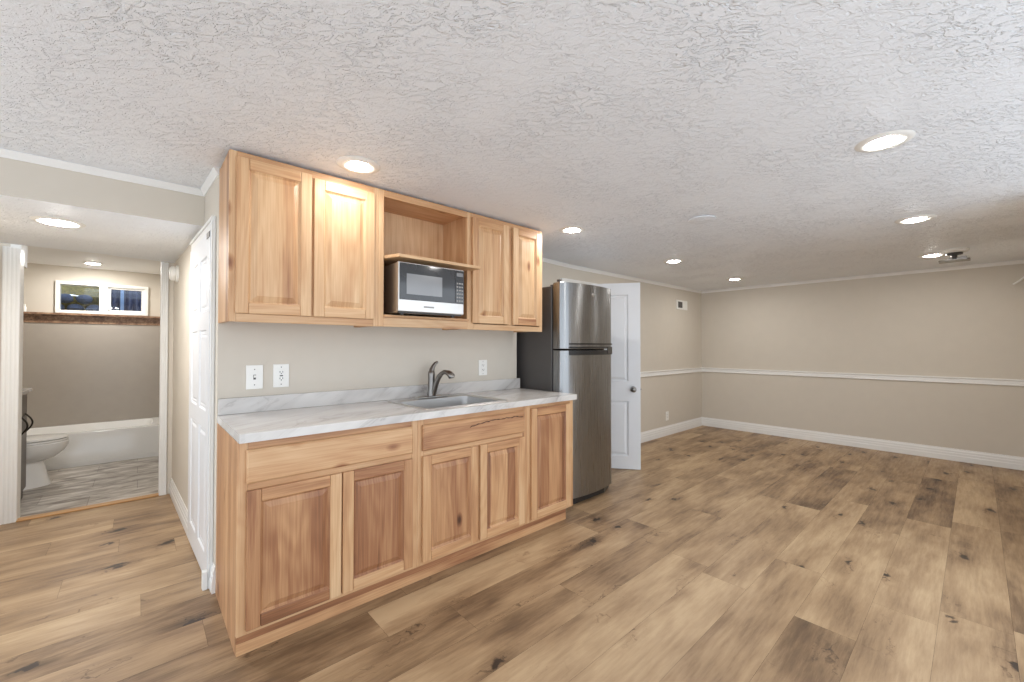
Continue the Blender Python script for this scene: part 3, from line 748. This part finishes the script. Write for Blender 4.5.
# ------------------------------------------------------------------ CEILING LIGHTS
def downlight(cx_, cy_, zc, label, lens='lens', r=.105, ri=.054, grp='recessed ceiling lights'):
    t = thing('ceiling_light', (cx_, cy_, zc), label, 'ceiling light', grp)
    MB().lathe((cx_, cy_, zc), [(ri, -.001), (ri, -.004), (ri+.012, -.010), (r-.012, -.009), (r, -.002), (r, -.0005)], 'z', 40).build('trim_ring', M['plate'], t, smooth=True)
    MB().lathe((cx_, cy_, zc), [(ri-.001, -.0015), (ri-.001, -.008), (ri-.008, -.012), (ri-.03, -.015), (.001, -.016)], 'z', 40).build('lens', M[lens], t, smooth=True)
L8 = [(.528, -.522, 'recessed light in the ceiling right in front of the wall cabinets above the microwave'),
      (2.251, -.491, 'recessed ceiling light above and in front of the refrigerator'),
      (3.84, -.53, 'recessed ceiling light just beyond the open white door'),
      (5.537, -.51, 'recessed ceiling light nearest the far corner with the vent'),
      (2.193, -2.358, 'recessed ceiling light highest in the photo, at the upper right'),
      (3.72, -2.35, 'middle recessed ceiling light of the right-hand row'),
      (5.43, -2.35, 'recessed ceiling light next to the bracket mount near the far wall')]
for a, b_, l in L8: downlight(a, b_, ZF if a > 3 else ZC, l, 'lens_dim' if a < 1 else 'lens')
downlight(-.654, .90, ZH, 'recessed light in the lowered hallway ceiling', 'lens_hall', .11, .07)
downlight(-.69, 3.97, ZC, 'recessed light in the bathroom ceiling above the tub', 'lens_bath', .085, .052)
cp = MB().lathe((2.69, -1.325, ZC-.019), [(.095, -.0005), (.095, -.006), (.085, -.010), (.001, -.011)], 'z', 40)
tag(cp.build('ceiling_cover_plate', M['ceil'], smooth=True, loc=(2.69, -1.325, ZC-.019)), 'round white blank cover plate in the middle of the ceiling', 'cover plate')
# ceiling mount
mt = thing('ceiling_mount', (5.3, -2.5, ZF), 'white round ceiling mount with a grey bracket hanging below, near the far wall', 'ceiling mount')
c_ = (5.28, -2.5, ZF)
MB().lathe(c_, [(.095, -.0005), (.095, -.014), (.08, -.028), (.001, -.03)], 'z', 36).build('canopy', M['plate'], mt, smooth=True)
MB().lathe(c_, [(.055, -.03), (.055, -.045), (.02, -.05), (.018, -.09)], 'z', 20).build('stem', M['fside'], mt, smooth=True)
pl = MB()
pl.loft([rr(5.20, 5.36, -2.60, -2.40, .02, ZF-.104), rr(5.20, 5.36, -2.60, -2.40, .02, ZF-.096)])
pl.box(5.20, 5.23, -2.58, -2.54, ZF-.096, ZF-.078); pl.box(5.27, 5.30, -2.54, -2.46, ZF-.096, ZF-.07); pl.box(5.33, 5.36, -2.45, -2.41, ZF-.096, ZF-.082)
pl.build('bracket', M['nickel'], mt)

# ------------------------------------------------------------------ BATH
tb = thing('bathtub', (-.85, 4.08, 0), 'white alcove bathtub along the rear wall of the bathroom', 'bathtub')
tx0, tx1, ty0, ty1, tz = -1.628, -.082, 3.72, 4.436, .355
rings = [rr(tx0, tx1, ty0, ty1, .01, .0), rr(tx0, tx1, ty0, ty1, .01, tz-.012), rr(tx0+.006, tx1-.006, ty0+.006, ty1-.006, .012, tz),
         rr(tx0+.08, tx1-.08, ty0+.07, ty1-.06, .10, tz), rr(tx0+.09, tx1-.09, ty0+.08, ty1-.07, .10, tz-.015), rr(tx0+.16, tx1-.2, ty0+.13, ty1-.12, .10, .08), rr(tx0+.2, tx1-.25, ty0+.17, ty1-.16, .08, .06)]
MB().loft(rings).build('shell', M['porc'], tb, smooth=True)
MB().box(tx0, tx1, ty0-.012, ty0-.001, 0, .05).build('apron_strip', M['white'], tb)

tl = thing('toilet', (-1.2, 3.1, 0), 'white toilet seen from the side between the vanity and the bathtub', 'toilet')
ty = 3.10
def el(cx_, rx, ry, z, n=32, sq=1): return [(cx_+rx*math.cos(2*math.pi*i/n)*(1 if math.cos(2*math.pi*i/n) > 0 else sq), ty+ry*math.sin(2*math.pi*i/n), z) for i in range(n)]
MB().loft([el(-1.13, .235, .12, 0), el(-1.13, .23, .115, .02), el(-1.13, .205, .10, .14), el(-1.13, .19, .09, .215), el(-1.13, .19, .09, .225), el(-1.11, .24, .13, .25), el(-1.08, .265, .165, .30), el(-1.055, .268, .182, .35), el(-1.05, .27, .19, .385), el(-1.05, .262, .184, .395)]).build('bowl', M['porc'], tl, smooth=True)
MB().loft([el(-1.055, .262, .182, .3955), el(-1.055, .27, .19, .402), el(-1.055, .268, .188, .415)]).build('seat', M['porc'], tl, smooth=True)
MB().loft([el(-1.055, .262, .182, .418), el(-1.055, .27, .19, .424), el(-1.055, .262, .183, .438), el(-1.055, .2, .14, .444)]).build('lid', M['porc'], tl, smooth=True)
MB().box(-1.61, -1.40, ty-.22, ty+.22, .36, .72).build('tank', M['porc'], tl, bevel=.02)
MB().box(-1.615, -1.39, ty-.225, ty+.225, .722, .75).build('tank_lid', M['porc'], tl, bevel=.008)
MB().box(-1.45, -1.28, ty-.10, ty+.10, 0, .36).build('base', M['porc'], tl, bevel=.03)

vn = thing('vanity_cabinet', (-1.3, 2.5, 0), 'dark grey bathroom vanity cabinet partly hidden behind the doorway casing', 'vanity')
MB().box(-1.60, -1.015, 2.17, 2.72, .0, .885).build('carcass', M['vanity'], vn, bevel=.002)
for y0_, y1_ in ((2.18, 2.44), (2.45, 2.71)):
    MB().box(-1.0145, -.997, y0_, y1_, .70, .875).build('drawer_front', M['vanity'], vn, bevel=.002)
    dd = MB().box(-1.0145, -.997, y0_, y1_, .09, .69); dd = dd.build('door', M['vanity'], vn, bevel=.002)
    yh = y1_-.03 if y1_ < 2.5 else y0_+.17
    hpts = [(-.9965+.042*math.sin(math.pi*i/12), yh, .56+.155*i/12) for i in range(13)]
    MB().tube(hpts, .006, 8).build('handle', M['bronze'], dd, smooth=True)
vt = MB().box(-1.62, -.972, 2.155, 2.74, .887, .915).build('stone_top', M['marble'], vn, bevel=.004); vt['label'] = 'pale stone top'

bo = thing('shampoo_bottle', (-1.255, 4.42, 1.65), 'small white bottle on the tile ledge left of the bathroom window', 'bottle')
MB().lathe((-1.245, 4.40, 0), [(.014, 1.651), (.015, 1.66), (.015, 1.70), (.008, 1.712)], 'z', 16).build('body', M['plate'], bo, smooth=True)
MB().lathe((-1.245, 4.40, 0), [(.009, 1.7125), (.009, 1.735), (.001, 1.736)], 'z', 16).build('cap', M['plate'], bo, smooth=True)
S(MB().box(-1.63, -.08, WY-.075, WY-.0205, 1.63, 1.65), 'trim_17', M['band'])

# outside of the window: sloping bank, stones, corrugated well
bn = MB(); nx, ny = 24, 10; vs = []; fs = []
for j in range(ny+1):
    for i in range(nx+1):
        x_ = -2.6+3.0*i/nx; y_ = 5.3+1.6*j/ny
        vs.append((x_, y_, 1.93+.55*j/ny+R.uniform(-.02, .02)))
for j in range(ny):
    for i in range(nx): a = j*(nx+1)+i; fs.append((a, a+1, a+nx+2, a+nx+1))
bn.add(vs, fs)
bn.add([(-2.6, 5.3, 1.0), (.4, 5.3, 1.0), (.4, 5.3, 1.93), (-2.6, 5.3, 1.93)], [(0, 1, 2, 3)])
o = bn.build('grass_bank', M['grass'], smooth=True); o['kind'] = 'stuff'; tag(o, 'dry yellow-green grass bank outside the bathroom window', 'grass')
S(MB().box(-2.6, .4, 4.62, 5.3, 1.0, 1.60), 'ground_well', M['soil'])
k_ = 0
for row, zz in enumerate((1.755, 1.882)):
    for i in range(7):
        cx_ = -1.43+i*.172+(.08 if row == 1 else 0)
        if cx_ > -.70: continue
        rx, rz_ = .0845, .0625
        m_ = MB(); rings = []
        for a in range(7):
            ph_ = -math.pi/2+math.pi*a/6; rings.append([(cx_+max(.002, rx*math.cos(ph_))*math.cos(2*math.pi*q/12)*R.uniform(.86, 1.0), 5.17+max(.002, .1*math.cos(ph_))*math.sin(2*math.pi*q/12)*R.uniform(.86, 1.0), zz+rz_*math.sin(ph_)) for q in range(12)])
        m_.loft(rings)
        names = ['lower', 'upper']
        tag(m_.build('stone', M['rock'], smooth=True, loc=(cx_, 5.17, zz-rz_)), 'blue-grey stone in the %s row of the stone wall outside the bathroom window' % names[row], 'stone', 'stones in the %s row outside the window' % names[row])
cw = MB(); ring0 = []; ring1 = []
for i in range(61):
    x_ = -.66+.85*i/60; y_ = 5.13+.012*math.sin(i*1.3); ring0.append((x_, y_, 1.60)); ring1.append((x_, y_, 2.3))
back0 = [(x_, 5.17, 1.60) for x_, _, _ in reversed(ring0)]; back1 = [(x_, 5.17, 2.3) for x_, _, _ in reversed(ring1)]
cw.loft([ring0+back0, ring1+back1])
pnl = cw.build('metal_panel', M['well'], smooth=True, loc=(-.2, 5.15, 1.6))
MB().box(-.49, -.455, 5.085, 5.104, 1.62, 2.25).build('reflection_strip', plain('pale_blue_reflection', lin(130, 160, 205), .4), pnl)  # added pale strip: bright streak reflected in the glossy panel, put in as colour
tag(pnl, 'blue corrugated metal panel outside the right pane of the bathroom window', 'panel')
